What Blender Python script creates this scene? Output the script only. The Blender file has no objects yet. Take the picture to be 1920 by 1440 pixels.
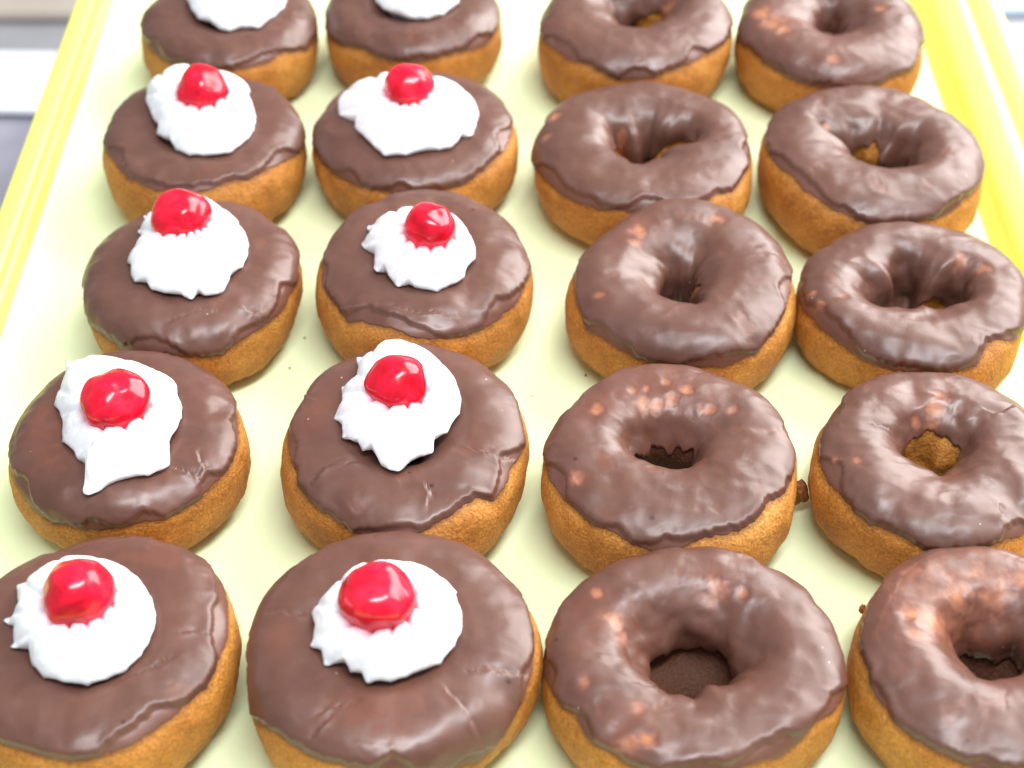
import bpy, math
import numpy as np
from mathutils import Vector, Matrix

CM = 0.01
sc = bpy.context.scene

# ------------------------------------------------------------------ camera
PITCH = math.radians(45.5)          # looking down
cam_d = bpy.data.cameras.new("camera")
cam_o = bpy.data.objects.new("camera", cam_d)
sc.collection.objects.link(cam_o)
cam_o.location = (0, 0, 40.3 * CM)
cam_o.rotation_euler = (math.pi / 2 - PITCH, 0, 0)
cam_d.sensor_width = 36.0
cam_d.lens = 36.0 * 2900 / 1920
cam_d.clip_start = 0.02
cam_d.clip_end = 20
cam_d.dof.use_dof = True
cam_d.dof.focus_distance = 0.50
cam_d.dof.aperture_fstop = 8.8
cam_d.dof.aperture_blades = 0
sc.camera = cam_o

# ------------------------------------------------------------------ light
world = bpy.data.worlds.new("World")
sc.world = world
world.use_nodes = True
bg = world.node_tree.nodes["Background"]
bg.inputs[0].default_value = (0.90, 0.95, 1.0, 1)
bg.inputs[1].default_value = 0.33


def area(name, loc, target, sx, sy, power, col):
    l = bpy.data.lights.new(name, 'AREA')
    l.shape = 'RECTANGLE'
    l.size = sx
    l.size_y = sy
    l.energy = power
    l.color = col
    o = bpy.data.objects.new(name, l)
    sc.collection.objects.link(o)
    o.location = loc
    d = Vector(target) - Vector(loc)
    o.rotation_euler = d.to_track_quat('-Z', 'Y').to_euler()
    return o


area("ceiling_light", (0.22, 0.12, 1.45), (0.02, 0.40, 0), 1.1, 0.24, 20, (0.94, 0.96, 1.0))
area("window_light", (1.25, 1.35, 0.95), (0.1, 0.42, 0), 1.7, 1.4, 56, (1.0, 0.98, 0.95))

sc.view_settings.view_transform = 'Standard'
sc.view_settings.look = 'None'
sc.view_settings.exposure = 0.42
sc.view_settings.gamma = 1.0
sc.render.engine = 'CYCLES'

# ------------------------------------------------------------------ noise
rngp = np.random.RandomState(7)
PERM = rngp.permutation(256)
PERM = np.r_[PERM, PERM, PERM[:8]]
GR = rngp.normal(size=(256, 3))
GR /= np.linalg.norm(GR, axis=1, keepdims=True)


def perlin(X):
    X = np.asarray(X, dtype=float)
    i = np.floor(X).astype(int)
    f = X - i
    i &= 255
    w = f * f * f * (f * (f * 6 - 15) + 10)
    out = 0
    for a in (0, 1):
        wa = w[..., 0] if a else 1 - w[..., 0]
        for b in (0, 1):
            wb = w[..., 1] if b else 1 - w[..., 1]
            for c in (0, 1):
                wc = w[..., 2] if c else 1 - w[..., 2]
                h = PERM[PERM[PERM[(i[..., 0] + a) & 255] + ((i[..., 1] + b) & 255)] + ((i[..., 2] + c) & 255)]
                g = GR[h & 255]
                d = g[..., 0] * (f[..., 0] - a) + g[..., 1] * (f[..., 1] - b) + g[..., 2] * (f[..., 2] - c)
                out = out + wa * wb * wc * d
    return out * 1.5


def fbm(X, octv=3):
    r = 0
    a = 1.0
    for k in range(octv):
        r = r + a * perlin(X * (2.03 ** k) + 17.3 * k)
        a *= .5
    return r


TAU = 2 * math.pi


def sstep(a, b, x):
    t = np.clip((x - a) / (b - a), 0, 1)
    return t * t * (3 - 2 * t)


def spow(x, p):
    return np.sign(x) * np.abs(x) ** p


def pinterp(u, pts, smooth=0):
    """periodic interpolation of (degree, value) points"""
    pts = sorted(pts)
    x = np.radians([p[0] for p in pts])
    y = np.array([p[1] for p in pts], float)
    x = np.r_[x - TAU, x, x + TAU]
    y = np.r_[y, y, y]
    g = np.arange(720) / 720 * TAU
    v = np.interp(g, x, y)
    if smooth:
        k = np.hanning(2 * smooth + 3)[1:-1]
        k /= k.sum()
        v = np.convolve(np.r_[v[-smooth:], v, v[:smooth]], k, 'valid')
    return np.interp(np.mod(u, TAU), np.r_[g, TAU], np.r_[v, v[0]])


# ------------------------------------------------------------------ materials
def nt(name):
    m = bpy.data.materials.new(name)
    m.use_nodes = True
    t = m.node_tree
    return m, t, t.nodes["Principled BSDF"]


def N(t, kind, **kw):
    n = t.nodes.new(kind)
    for k, v in kw.items():
        if k.startswith('in_'):
            key = k[3:]
            n.inputs[int(key) if key.isdigit() else key.replace('_', ' ')].default_value = v
        else:
            setattr(n, k, v)
    return n


def L(t, a, b):
    t.links.new(a, b)


def noise(t, co, scale, detail=3, rough=.5, dist=0.0):
    n = N(t, 'ShaderNodeTexNoise', in_Scale=scale, in_Detail=detail, in_Roughness=rough, in_Distortion=dist)
    L(t, co, n.inputs['Vector'])
    return n.outputs['Fac']


def ramp(t, fac, stops):
    r = N(t, 'ShaderNodeValToRGB')
    el = r.color_ramp.elements
    while len(el) < len(stops):
        el.new(.5)
    for e, (p, c) in zip(el, stops):
        e.position = p
        e.color = (*c, 1) if len(c) == 3 else c
    L(t, fac, r.inputs[0])
    return r.outputs[0]


def mixc(t, fac, a, b, mode='MIX'):
    m = N(t, 'ShaderNodeMix', data_type='RGBA', blend_type=mode)
    for sock, v in ((m.inputs[0], fac), (m.inputs[6], a), (m.inputs[7], b)):
        if isinstance(v, (int, float)):
            sock.default_value = v
        elif isinstance(v, tuple):
            sock.default_value = (*v, 1)
        else:
            L(t, v, sock)
    return m.outputs[2]


def math_(t, op, a, b=None, clamp=False):
    m = N(t, 'ShaderNodeMath', operation=op, use_clamp=clamp)
    for s, v in ((m.inputs[0], a), (m.inputs[1], b)):
        if v is None:
            continue
        if isinstance(v, (int, float)):
            s.default_value = v
        else:
            L(t, v, s)
    return m.outputs[0]


def bump(t, h, dist, strength=1.0, prev=None):
    b = N(t, 'ShaderNodeBump', in_Strength=strength, in_Distance=dist)
    L(t, h, b.inputs['Height'])
    if prev is not None:
        L(t, prev, b.inputs['Normal'])
    return b.outputs[0]


def objco(t):
    return N(t, 'ShaderNodeTexCoord').outputs['Object']


def rndco(t):
    """object coordinates shifted by a per-object random amount"""
    oi = N(t, 'ShaderNodeObjectInfo')
    s = math_(t, 'MULTIPLY', oi.outputs['Random'], 3.7)
    c = N(t, 'ShaderNodeCombineXYZ')
    for i in range(3):
        L(t, s, c.inputs[i])
    a = N(t, 'ShaderNodeVectorMath', operation='ADD')
    L(t, objco(t), a.inputs[0])
    L(t, c.outputs[0], a.inputs[1])
    return a.outputs[0]


def choc_mat():
    m, t, p = nt("milk_chocolate_icing")
    co = rndco(t)
    n1 = noise(t, co, 55, 5, .6, .4)
    base = ramp(t, n1, [(.3, (.106, .042, .027)), (.55, (.132, .055, .037)), (.75, (.160, .071, .050))])
    att = N(t, 'ShaderNodeAttribute', attribute_name='thin').outputs['Fac']
    n2 = noise(t, co, 260, 4, .6)
    brk = math_(t, 'MULTIPLY', att, math_(t, 'ADD', n2, .55), clamp=True)
    thinc = ramp(t, brk, [(0, (.15, .065, .046)), (.35, (.185, .062, .036)), (.55, (.25, .095, .056)), (.8, (.31, .120, .066)), (1, (.44, .18, .075))])
    f = math_(t, 'MULTIPLY', brk, 1.5, clamp=True)
    col = mixc(t, f, base, thinc)
    # small pits and pinhead sugar dots
    vo = N(t, 'ShaderNodeTexVoronoi', in_Scale=130.0, in_Randomness=1.0)
    L(t, co, vo.inputs['Vector'])
    sel = math_(t, 'GREATER_THAN', N_sep(t, vo.outputs['Color'], 0), .93)
    pit = math_(t, 'MULTIPLY', sel, math_(t, 'LESS_THAN', vo.outputs['Distance'], .10))
    col = mixc(t, math_(t, 'MULTIPLY', pit, .85), col, (.05, .013, .008))
    vs = N(t, 'ShaderNodeTexVoronoi', in_Scale=210.0, in_Randomness=1.0)
    L(t, co, vs.inputs['Vector'])
    sel2 = math_(t, 'GREATER_THAN', N_sep(t, vs.outputs['Color'], 1), .93)
    dot = math_(t, 'MULTIPLY', sel2, math_(t, 'LESS_THAN', vs.outputs['Distance'], .065))
    col = mixc(t, math_(t, 'MULTIPLY', dot, .7), col, (.62, .45, .36))
    L(t, col, p.inputs['Base Color'])
    # hairline cracks, only in a few patches
    vc = N(t, 'ShaderNodeTexVoronoi', feature='DISTANCE_TO_EDGE', in_Scale=30.0)
    wv = N(t, 'ShaderNodeVectorMath', operation='ADD')
    nn = N(t, 'ShaderNodeTexNoise', in_Scale=70.0, in_Detail=3.0)
    L(t, co, nn.inputs['Vector'])
    sc_ = N(t, 'ShaderNodeVectorMath', operation='SCALE', in_3=.014)
    L(t, nn.outputs['Color'], sc_.inputs[0])
    L(t, co, wv.inputs[0])
    L(t, sc_.outputs[0], wv.inputs[1])
    L(t, wv.outputs[0], vc.inputs['Vector'])
    line = math_(t, 'LESS_THAN', vc.outputs['Distance'], .012)
    patch = math_(t, 'GREATER_THAN', noise(t, co, 42, 2), .62)
    crack = math_(t, 'MULTIPLY', line, patch)
    ck = N(t, 'ShaderNodeAttribute', attribute_name='crack').outputs['Fac']
    crack = math_(t, 'MAXIMUM', crack, math_(t, 'MULTIPLY', ck, 1.4))
    h = noise(t, co, 85, 3, .45, .3)
    b1 = bump(t, h, .0008, .11)
    b2 = bump(t, noise(t, co, 900, 2), .00008, .4, b1)
    b3 = bump(t, math_(t, 'MULTIPLY', math_(t, 'ADD', pit, math_(t, 'MULTIPLY', crack, .45)), -1.0), .0005, .8, b2)
    L(t, b3, p.inputs['Normal'])
    rg = ramp(t, noise(t, co, 75, 3), [(.3, (.33,) * 3), (.7, (.48,) * 3)])
    L(t, rg, p.inputs['Roughness'])
    p.inputs['Specular IOR Level'].default_value = .55
    p.inputs['Coat Weight'].default_value = .12
    p.inputs['Coat Roughness'].default_value = .28
    p.inputs['Subsurface Weight'].default_value = .12
    p.inputs['Subsurface Radius'].default_value = (1, .4, .25)
    p.inputs['Subsurface Scale'].default_value = .0012
    return m


def N_sep(t, sock, i):
    s = N(t, 'ShaderNodeSeparateColor')
    L(t, sock, s.inputs[0])
    return s.outputs[i]


def N_sep_z(t):
    s = N(t, 'ShaderNodeSeparateXYZ')
    L(t, objco(t), s.inputs[0])
    return s.outputs[2]


def cake_mat():
    m, t, p = nt("fried_cake_crust")
    co = rndco(t)
    n1 = noise(t, co, 62, 5, .62, .2)
    col = ramp(t, n1, [(.28, (.31, .098, .013)), (.5, (.54, .215, .034)), (.72, (.70, .34, .075))])
    zc = N_sep_z(t)
    band = ramp(t, math_(t, 'ADD', math_(t, 'MULTIPLY', zc, 22.0), math_(t, 'MULTIPLY', noise(t, co, 90, 3), .35)), [(.22, (0,) * 3), (.52, (.36,) * 3), (.75, (.3,) * 3)])
    col = mixc(t, band, col, (.70, .32, .065))
    g = noise(t, co, 1050, 3, .6)
    gc = ramp(t, g, [(.35, (.52, .46, .38)), (.55, (1, 1, 1)), (.74, (1.35, 1.38, 1.45))])
    col = mixc(t, .62, col, gc, 'MULTIPLY')
    col = mixc(t, .8, col, ramp(t, noise(t, co, 24, 3, .55), [(.3, (.78, .70, .58)), (.7, (1.08, 1.12, 1.2))]), 'MULTIPLY')
    d = noise(t, co, 190, 3, .6)
    col = mixc(t, ramp(t, d, [(.66, (0,) * 3), (.8, (.6,) * 3)]), col, (.22, .07, .015))
    sk = N(t, 'ShaderNodeAttribute', attribute_name='soak_shade').outputs['Fac']
    col = mixc(t, math_(t, 'MULTIPLY', sk, .80, clamp=True), col, (.070, .021, .010))  # dark tint for icing soak at the edge and painted shade in holes
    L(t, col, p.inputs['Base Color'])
    b1 = bump(t, noise(t, co, 170, 4, .6), .0014, .7)
    b2 = bump(t, noise(t, co, 900, 3, .7), .0006, 1.0, b1)
    L(t, b2, p.inputs['Normal'])
    p.inputs['Roughness'].default_value = .62
    p.inputs['Specular IOR Level'].default_value = .35
    p.inputs['Subsurface Weight'].default_value = .15
    p.inputs['Subsurface Radius'].default_value = (1, .45, .15)
    p.inputs['Subsurface Scale'].default_value = .003
    return m


def cream_mat():
    m, t, p = nt("whipped_cream")
    co = rndco(t)
    st = N(t, 'ShaderNodeAttribute', attribute_name='stain').outputs['Fac']
    col = mixc(t, st, (.89, .91, .94), (.90, .22, .30))
    L(t, col, p.inputs['Base Color'])
    L(t, bump(t, noise(t, co, 420, 4, .6), .0004, .5), p.inputs['Normal'])
    p.inputs['Roughness'].default_value = .5
    p.inputs['Specular IOR Level'].default_value = .4
    p.inputs['Subsurface Weight'].default_value = .35
    p.inputs['Subsurface Radius'].default_value = (1, .95, .9)
    p.inputs['Subsurface Scale'].default_value = .004
    return m


def cherry_mat():
    m, t, p = nt("glace_cherry")
    co = rndco(t)
    n = noise(t, co, 110, 3, .5, .8)
    col = ramp(t, n, [(.3, (.52, .000, .010)), (.55, (.86, .006, .035)), (.75, (.92, .030, .075))])
    L(t, col, p.inputs['Base Color'])
    L(t, bump(t, noise(t, co, 80, 2, .4, .0), .0010, .15), p.inputs['Normal'])
    p.inputs['Roughness'].default_value = .2
    p.inputs['IOR'].default_value = 1.46
    p.inputs['Specular IOR Level'].default_value = .5
    p.inputs['Coat Weight'].default_value = .12
    p.inputs['Coat Roughness'].default_value = .04
    p.inputs['Subsurface Weight'].default_value = .3
    p.inputs['Subsurface Radius'].default_value = (1, .05, .05)
    p.inputs['Subsurface Scale'].default_value = .003
    return m


def simple(name, col, rough=.5, spec=.5, nscale=None, var=.0, bscale=None, bdist=0.0, metal=0.0):
    m, t, p = nt(name)
    co = objco(t)
    if nscale:
        n = noise(t, co, nscale, 4)
        a = tuple(c * (1 - var) for c in col)
        b = tuple(min(1, c * (1 + var)) for c in col)
        L(t, ramp(t, n, [(.3, a), (.7, b)]), p.inputs['Base Color'])
    else:
        p.inputs['Base Color'].default_value = (*col, 1)
    if bscale:
        L(t, bump(t, noise(t, co, bscale, 3), bdist, .6), p.inputs['Normal'])
    p.inputs['Roughness'].default_value = rough
    p.inputs['Specular IOR Level'].default_value = spec
    p.inputs['Metallic'].default_value = metal
    return m


CHOC, CAKE, CREAM, CHERRY = choc_mat(), cake_mat(), cream_mat(), cherry_mat()
PAPER = simple("pale_liner_paper", (.79, .88, .54), .6, .25, 9, .03, 500, .00006)
YELLOW = simple("yellow_tray_plastic", (.89, .92, .17), .28, .5, 14, .03, 500, .00005)
STEEL = simple("brushed_grey_steel", (.36, .36, .38), .38, .5, 20, .12, metal=.3)
WHITE = simple("painted_glare_rail", (.74, .78, .84), .3, .5, 8, .02)  # white colour stands in for a bright band of light on the case edge
DARK = simple("dark_case_interior", (.32, .31, .38), .5, .3, 5, .5)
BEIGE = simple("beige_grey_panel", (.42, .37, .32), .5, .4, 10, .08)
CRUMB = simple("brown_fried_crumb", (.26, .10, .025), .7, .3, 400, .3, 700, .0006)
SUGAR = simple("pale_crumb", (.72, .58, .36), .6, .3, 500, .2, 700, .0004)


# ------------------------------------------------------------------ objects
def mesh(name, V, Fc, mat, smooth=True, attrs=None):
    me = bpy.data.meshes.new(name)
    V = np.asarray(V, dtype=np.float32)
    Fc = np.asarray(Fc, dtype=np.int32)
    me.vertices.add(len(V))
    me.vertices.foreach_set("co", V.ravel())
    nf, k = Fc.shape
    me.loops.add(nf * k)
    me.loops.foreach_set("vertex_index", Fc.ravel())
    me.polygons.add(nf)
    me.polygons.foreach_set("loop_start", np.arange(nf, dtype=np.int32) * k)
    me.update(calc_edges=True)
    me.validate()
    if smooth:
        me.polygons.foreach_set("use_smooth", np.ones(len(me.polygons), dtype=bool))
    me.materials.append(mat)
    for an, av in (attrs or {}).items():
        a = me.attributes.new(an, 'FLOAT', 'POINT')
        a.data.foreach_set("value", np.asarray(av, dtype=np.float32).ravel())
    return me


def link(name, me, parent=None, loc=(0, 0, 0)):
    o = bpy.data.objects.new(name, me)
    sc.collection.objects.link(o)
    o.location = loc
    if parent:
        o.parent = parent
    return o


def tag(o, label=None, cat=None, group=None, kind=None):
    for k, v in (('label', label), ('category', cat), ('group', group), ('kind', kind)):
        if v:
            o[k] = v
    return o


def grid_faces(nu, nv, wrapu=True, wrapv=False):
    iu = np.arange(nu if wrapu else nu - 1)
    iv = np.arange(nv if wrapv else nv - 1)
    A, B = np.meshgrid(iu, iv, indexing='ij')
    A2 = (A + 1) % nu
    B2 = (B + 1) % nv
    return np.stack([A * nv + B, A2 * nv + B, A2 * nv + B2, A * nv + B2], -1).reshape(-1, 4)


ET, EB, ZM = 2.85, 2.15, 0.5


def radius(u, h):
    r = np.ones_like(u)
    for k in range(2, 6):
        r = r + h[2 * (k - 2)] * np.cos(k * u) + h[2 * (k - 2) + 1] * np.sin(k * u)
    return r


def surf(d, u, v, seed, fine=True):
    """lumpy dough surface of one donut, local cm coordinates"""
    H = d['H']
    Ro = d['R'] * radius(u, d['h'])
    ri = pinterp(u, d['ri'], 7)
    s_in = np.clip(-np.cos(v), 0, 1)
    cu, su = np.cos(u), np.sin(u)
    wob = perlin(np.stack([cu * 1.9 + seed, su * 1.9, np.sin(v) * .9 + 3], -1)) * .22 * d.get('wob', 1.0)
    ri = np.maximum(ri + wob * s_in * np.minimum(1, ri), .25)
    c, s = np.cos(v), np.sin(v)
    ri = ri * (1 - d.get('pinch', .75) * sstep(d.get('p0', -.1), d.get('p0', -.1) - .8, s) * (c < 0))
    a = (Ro - ri) / 2
    rc = (Ro + ri) / 2
    ein = d.get('ein', 1.9) - .1 * np.sin(u)
    e = np.where(s >= 0, np.where(c >= 0, ET, ein), EB)
    ec = np.where(c >= 0, np.where(s >= 0, ET, EB), np.where(s >= 0, ein, EB))
    r = rc + a * spow(c, 2 / ec)
    if d.get('plug'):
        r = r * (1 - d['plug'] * sstep(-.3, -.8, s) * sstep(0, .3, -c))
    z = np.where(s >= 0, ZM * H + (1 - ZM) * H * spow(s, 2 / e), ZM * H + ZM * H * 1.12 * spow(s, 2 / EB))
    P = np.stack([r * cu, r * su, z], -1)
    low = np.clip(.45 - z / H, 0, 1) * 1.6
    n1 = fbm(P * .45 + seed * 3.1, 2)
    n2 = fbm(P * 1.5 + seed * 5.7, 3 if fine else 1)
    if not fine:
        low = low * .6
    n3 = 1 - np.abs(perlin(P * 2.3 + seed)) * 3
    amp = n1 * .085 + n2 * ((.035 if fine else .018) + .09 * low) - np.clip(n3, 0, 1) ** 3 * .10 * low
    inw = sstep(.15, .9, s_in) * d.get('wob', 1.0)
    amp = amp + inw * (.26 * perlin(P * .62 + seed * 4.1) + .05 * perlin(P * 1.9 + seed * 1.9))
    dr = np.stack([cu * c, su * c, s], -1)
    P = P + dr * amp[..., None]
    P[..., 2] = np.maximum(P[..., 2], .03)
    return P


def normals(P, wrapv):
    du = np.roll(P, -1, 0) - np.roll(P, 1, 0)
    if wrapv:
        dv = np.roll(P, -1, 1) - np.roll(P, 1, 1)
    else:
        dv = np.gradient(P, axis=1)
    n = np.cross(du, dv)
    n /= np.linalg.norm(n, axis=-1, keepdims=True) + 1e-9
    return n


def build_cake(d, parent, seed):
    nu, nv = 232, 92
    u, v = np.meshgrid(np.arange(nu) / nu * TAU, np.arange(nv) / nv * TAU, indexing='ij')
    P = surf(d, u, v, seed)
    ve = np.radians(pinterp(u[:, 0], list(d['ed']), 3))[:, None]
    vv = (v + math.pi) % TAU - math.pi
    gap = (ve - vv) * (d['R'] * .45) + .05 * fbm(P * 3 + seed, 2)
    soak_shade = np.clip(1 - gap / .20, 0, 1) * (gap > -2) * (P[..., 2] > .5)
    bare = np.zeros_like(u)  # sectors of the hole wall kept free of the painted shade
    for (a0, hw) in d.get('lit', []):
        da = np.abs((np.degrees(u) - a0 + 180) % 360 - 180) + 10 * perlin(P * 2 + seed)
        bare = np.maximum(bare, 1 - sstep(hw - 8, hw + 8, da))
    soak_shade = np.maximum(soak_shade * .75, 1.2 * sstep(.0, .5, -np.cos(v)) * (P[..., 2] < d['H'] * .85) * (1 - bare))  # real icing soak along the edge, plus cavity shade painted into the hole wall
    me = mesh("cake", P.reshape(-1, 3) * CM, grid_faces(nu, nv, True, True), CAKE, attrs={'soak_shade': soak_shade})
    return link("cake", me, parent)


def build_icing(d, parent, seed):
    nu = 300
    nv = 92
    ua = np.arange(nu) / nu * TAU
    pts = list(d['ed'])
    # behind the donut the edge carries on at a similar height
    us = sorted(p[0] for p in pts)
    gaps = [(us[i], us[(i + 1) % len(us)] + (360 if i == len(us) - 1 else 0)) for i in range(len(us))]
    mean = float(np.mean([p[1] for p in pts]))
    rr = np.random.RandomState(int(seed * 10))
    for a, b in gaps:
        if b - a > 45:
            for q in np.arange(a + 18, b - 12, 14):
                pts.append((float(q % 360), mean - 6 + rr.uniform(-7, 7)))
    ve = np.radians(pinterp(ua, pts, 3))
    cu, su = np.cos(ua), np.sin(ua)
    ve = ve + +.04 * perlin(np.stack([cu * 9, su * 9, seed + 0 * ua], -1)) + .05 * perlin(np.stack([cu * 22, su * 22, seed + 0 * ua], -1))
    vi = np.radians(pinterp(ua, d.get('vi', [(0, 203)]), 8))
    vi = vi + .15 * perlin(np.stack([cu * 3.5, su * 3.5, seed + 9 + 0 * ua], -1)) + .05 * perlin(np.stack([cu * 9, su * 11, seed + 5 + 0 * ua], -1))
    t = np.linspace(0, 1, nv)
    g = np.where(t < .24, t / .24 * .13, .13 + (t - .24) / .76 * .87)
    u = np.repeat(ua[:, None], nv, 1)
    v = ve[:, None] + (vi - ve)[:, None] * g[None]
    B = surf(d, u, v, seed, False)
    n = normals(B, False)
    if (n[..., 2][:, nv // 3]).mean() < 0:
        n = -n
    seg = np.linalg.norm(np.diff(B, axis=1), axis=-1)
    dist = np.concatenate([np.zeros((nu, 1)), np.cumsum(seg, 1)], 1)
    dend = dist[:, -1:] - dist
    mw = np.clip(perlin(np.stack([cu * 2.2, su * 2.2, seed + 2 + 0 * ua], -1)) * .9 + .0, .0, .5)[:, None]
    mw = mw + .03 * perlin(np.stack([cu * 14, su * 14, seed + 4 + 0 * ua], -1))[:, None]
    mw = np.maximum(mw, 0)
    T = .10
    core = sstep(0, .22, dist - mw) * (1 + .2 * np.exp(-((dist - mw - .26) / .14) ** 2))
    film = .045 * sstep(0, .05, dist)
    th = -.03 + film + .015 + T * core
    endf = sstep(0, .14, dend)
    th = th * endf - .03 * (1 - endf)
    thin = .24 * (1 - sstep(0, .14, dist - mw)) * sstep(-.02, .05, mw)
    nA = fbm(B * .55 + seed * 2.2, 3)
    # bare / thin places
    for (x, y, r, *st) in d.get('thin', []) + d.get('thin2', []):
        q = B[..., :2] - np.array([x, y])
        dd = np.sqrt((q ** 2).sum(-1)) / (r * 1.75)
        dd = dd + .38 * fbm(B * 2.4 + x * 7, 3)
        w = .85 * sstep(0, 1.2, 1.2 - dd) * (B[..., 2] > d['H'] * .45)
        w = w * (st[0] if st else 1.0)
        thin = np.maximum(thin, w)
    thin = np.maximum(thin, np.clip(fbm(B * .9 + seed * 7.7, 3) * 1.5 - .75 + d.get('bare', 0), 0, .3))
    top = sstep(.05, .6, dist)
    lum = nA * .062 + fbm(B * .95 + seed, 2) * .016
    ridge = (1 - np.abs(perlin(B * np.array([.8, 1.5, 1.2]) + seed * 1.3)) * 2.4)
    lum = lum + np.clip(ridge, 0, 1) ** 2 * .010
    off = th + top * lum * sstep(0, .3, dend) * d.get('lump', 1.0)
    off = off * (1 - .35 * np.clip(thin, 0, 1) * (dist > .7))
    off = np.where(dist > .05, np.maximum(off, .012), off)
    off[:, 0] = -.05
    off[:, -1] = -.06
    crk = np.zeros_like(dist)
    for line in CRACKS.get(d['key'], []):
        for (x0, y0), (x1, y1) in zip(line[:-1], line[1:]):
            wx = B[..., 0] + .05 * perlin(B * 4 + seed) - x0
            wy = B[..., 1] + .05 * perlin(B * 4 + seed + 9) - y0
            ex, ey = x1 - x0, y1 - y0
            h = np.clip((wx * ex + wy * ey) / (ex * ex + ey * ey), 0, 1)
            dl = np.hypot(wx - h * ex, wy - h * ey)
            side = np.sign(wx * ey - wy * ex)
            crk = np.maximum(crk, np.clip(1 - dl / .07, 0, 1))
            off = off + .022 * np.exp(-(dl / .16) ** 2) * side * (B[..., 2] > d['H'] * .5)
    P = B + n * off[..., None]
    me = mesh("icing", P.reshape(-1, 3) * CM, grid_faces(nu, nv, True, False), CHOC, attrs={'thin': thin, 'crack': crk})
    return link("icing", me, parent)


def ray_radius(poly, th):
    """outermost crossing of the outline in each direction"""
    A = poly
    Bp = np.roll(poly, -1, 0)
    R = np.zeros_like(th)
    for i, t in enumerate(th):
        dx, dy = math.cos(t), math.sin(t)
        ex, ey = (Bp - A)[:, 0], (Bp - A)[:, 1]
        den = dx * ey - dy * ex
        den = np.where(np.abs(den) < 1e-9, 1e-9, den)
        r = (A[:, 0] * ey - A[:, 1] * ex) / den
        s = (A[:, 0] * dy - A[:, 1] * dx) / den
        ok = (s >= 0) & (s <= 1) & (r > 0)
        R[i] = r[ok].max() if ok.any() else 0
    return R


def build_cream(d, parent, seed):
    poly = np.array(d['cream'])
    H = d['H']
    nx = np.roll(poly, -1, 0)
    cr = poly[:, 0] * nx[:, 1] - nx[:, 0] * poly[:, 1]
    A = cr.sum() / 2
    c = np.array([((poly[:, 0] + nx[:, 0]) * cr).sum(), ((poly[:, 1] + nx[:, 1]) * cr).sum()]) / (6 * A)
    nu = 360
    th = np.arange(nu) / nu * TAU
    R = ray_radius(poly - c, th)
    R[R == 0] = R[R > 0].mean()
    k = np.array([0, .25, .5, .25, 0])
    k /= k.sum()
    R = np.convolve(np.r_[R[-2:], R, R[:2]], k, 'valid')
    k = np.hanning(43)
    k /= k.sum()
    Rs = np.convolve(np.r_[R[-21:], R, R[:21]], k, 'valid')
    Rin = np.minimum(R, Rs)
    top_z = H + .35
    nb = 14
    ntp = 40
    rows = []
    zz = []
    cu, su = np.cos(th), np.sin(th)
    # underside: root in the donut, out to the rim
    for j in range(nb):
        f = j / (nb - 1)
        rr = Rin * (.62 + .26 * f) if f < .75 else Rin * (.62 + .26 * f) * (1 - (f - .75) / .25) + (f - .75) / .25 * R * .97
        z = H - .75 + .95 * f
        rows.append(rr)
        zz.append(z + 0 * th)
    hgt = d.get('ch', 1.05)
    spike = np.clip(R - Rs, 0, None)
    for j in range(ntp):
        rho = 1 - j / (ntp - 1)
        rr = R * rho
        q = np.clip(rr / (Rs * 1.02), 0, 1)
        z = top_z - .12 + hgt * (1 - q ** 2.8) ** .8 + spike * .12 * rho ** 3
        rows.append(rr)
        zz.append(z)
    Rr = np.array(rows).T
    Z = np.array(zz).T
    nvt = nb + ntp
    s = np.linspace(0, 1, nvt)[None]
    T2 = th[:, None]
    rel = Rr / Rs[:, None]
    fold = -(1 - np.abs(np.sin(6 * (T2 + rel * .9) + seed))) ** 2.5 * .26 + .06 * np.clip(rel, 0, 1) * (1 - np.clip(rel - .8, 0, .4))
    X = np.stack([Rr * cu[:, None], Rr * su[:, None], Z], -1)
    nz = fbm(X * 1.6 + seed, 3)
    Z = Z + (fold + nz * .05) * np.clip((s - .2) * 6, 0, 1)
    # terrace left by the piping nozzle
    Z = Z + .13 * np.sin(rel * 10 + T2 + seed) * np.clip(1 - rel, 0, 1) * (np.arange(nvt)[None] > nb)
    jag = perlin(X * 6 + seed)
    Rr = Rr * (1 + .008 * jag)
    X = np.stack([Rr * cu[:, None] + c[0], Rr * su[:, None] + c[1], Z], -1)
    V = X.reshape(-1, 3)
    Fq = grid_faces(nu, nvt, True, False)
    st = np.zeros(len(V))
    if 'cherry' in d:
        cx, cy, cz, cr_, asp = d['cherry']
        q = np.sqrt((V[:, 0] + d['c'][0] - cx) ** 2 + (V[:, 1] + d['c'][1] - cy) ** 2 + ((V[:, 2] - cz) * 1.1) ** 2)
        st = np.clip(1 - (q - cr_ * .95) / .30, 0, 1) ** 1.5 * .8
    me = mesh("cream", V * CM, Fq, CREAM, attrs={'stain': st})
    return link("cream", me, parent)


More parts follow.
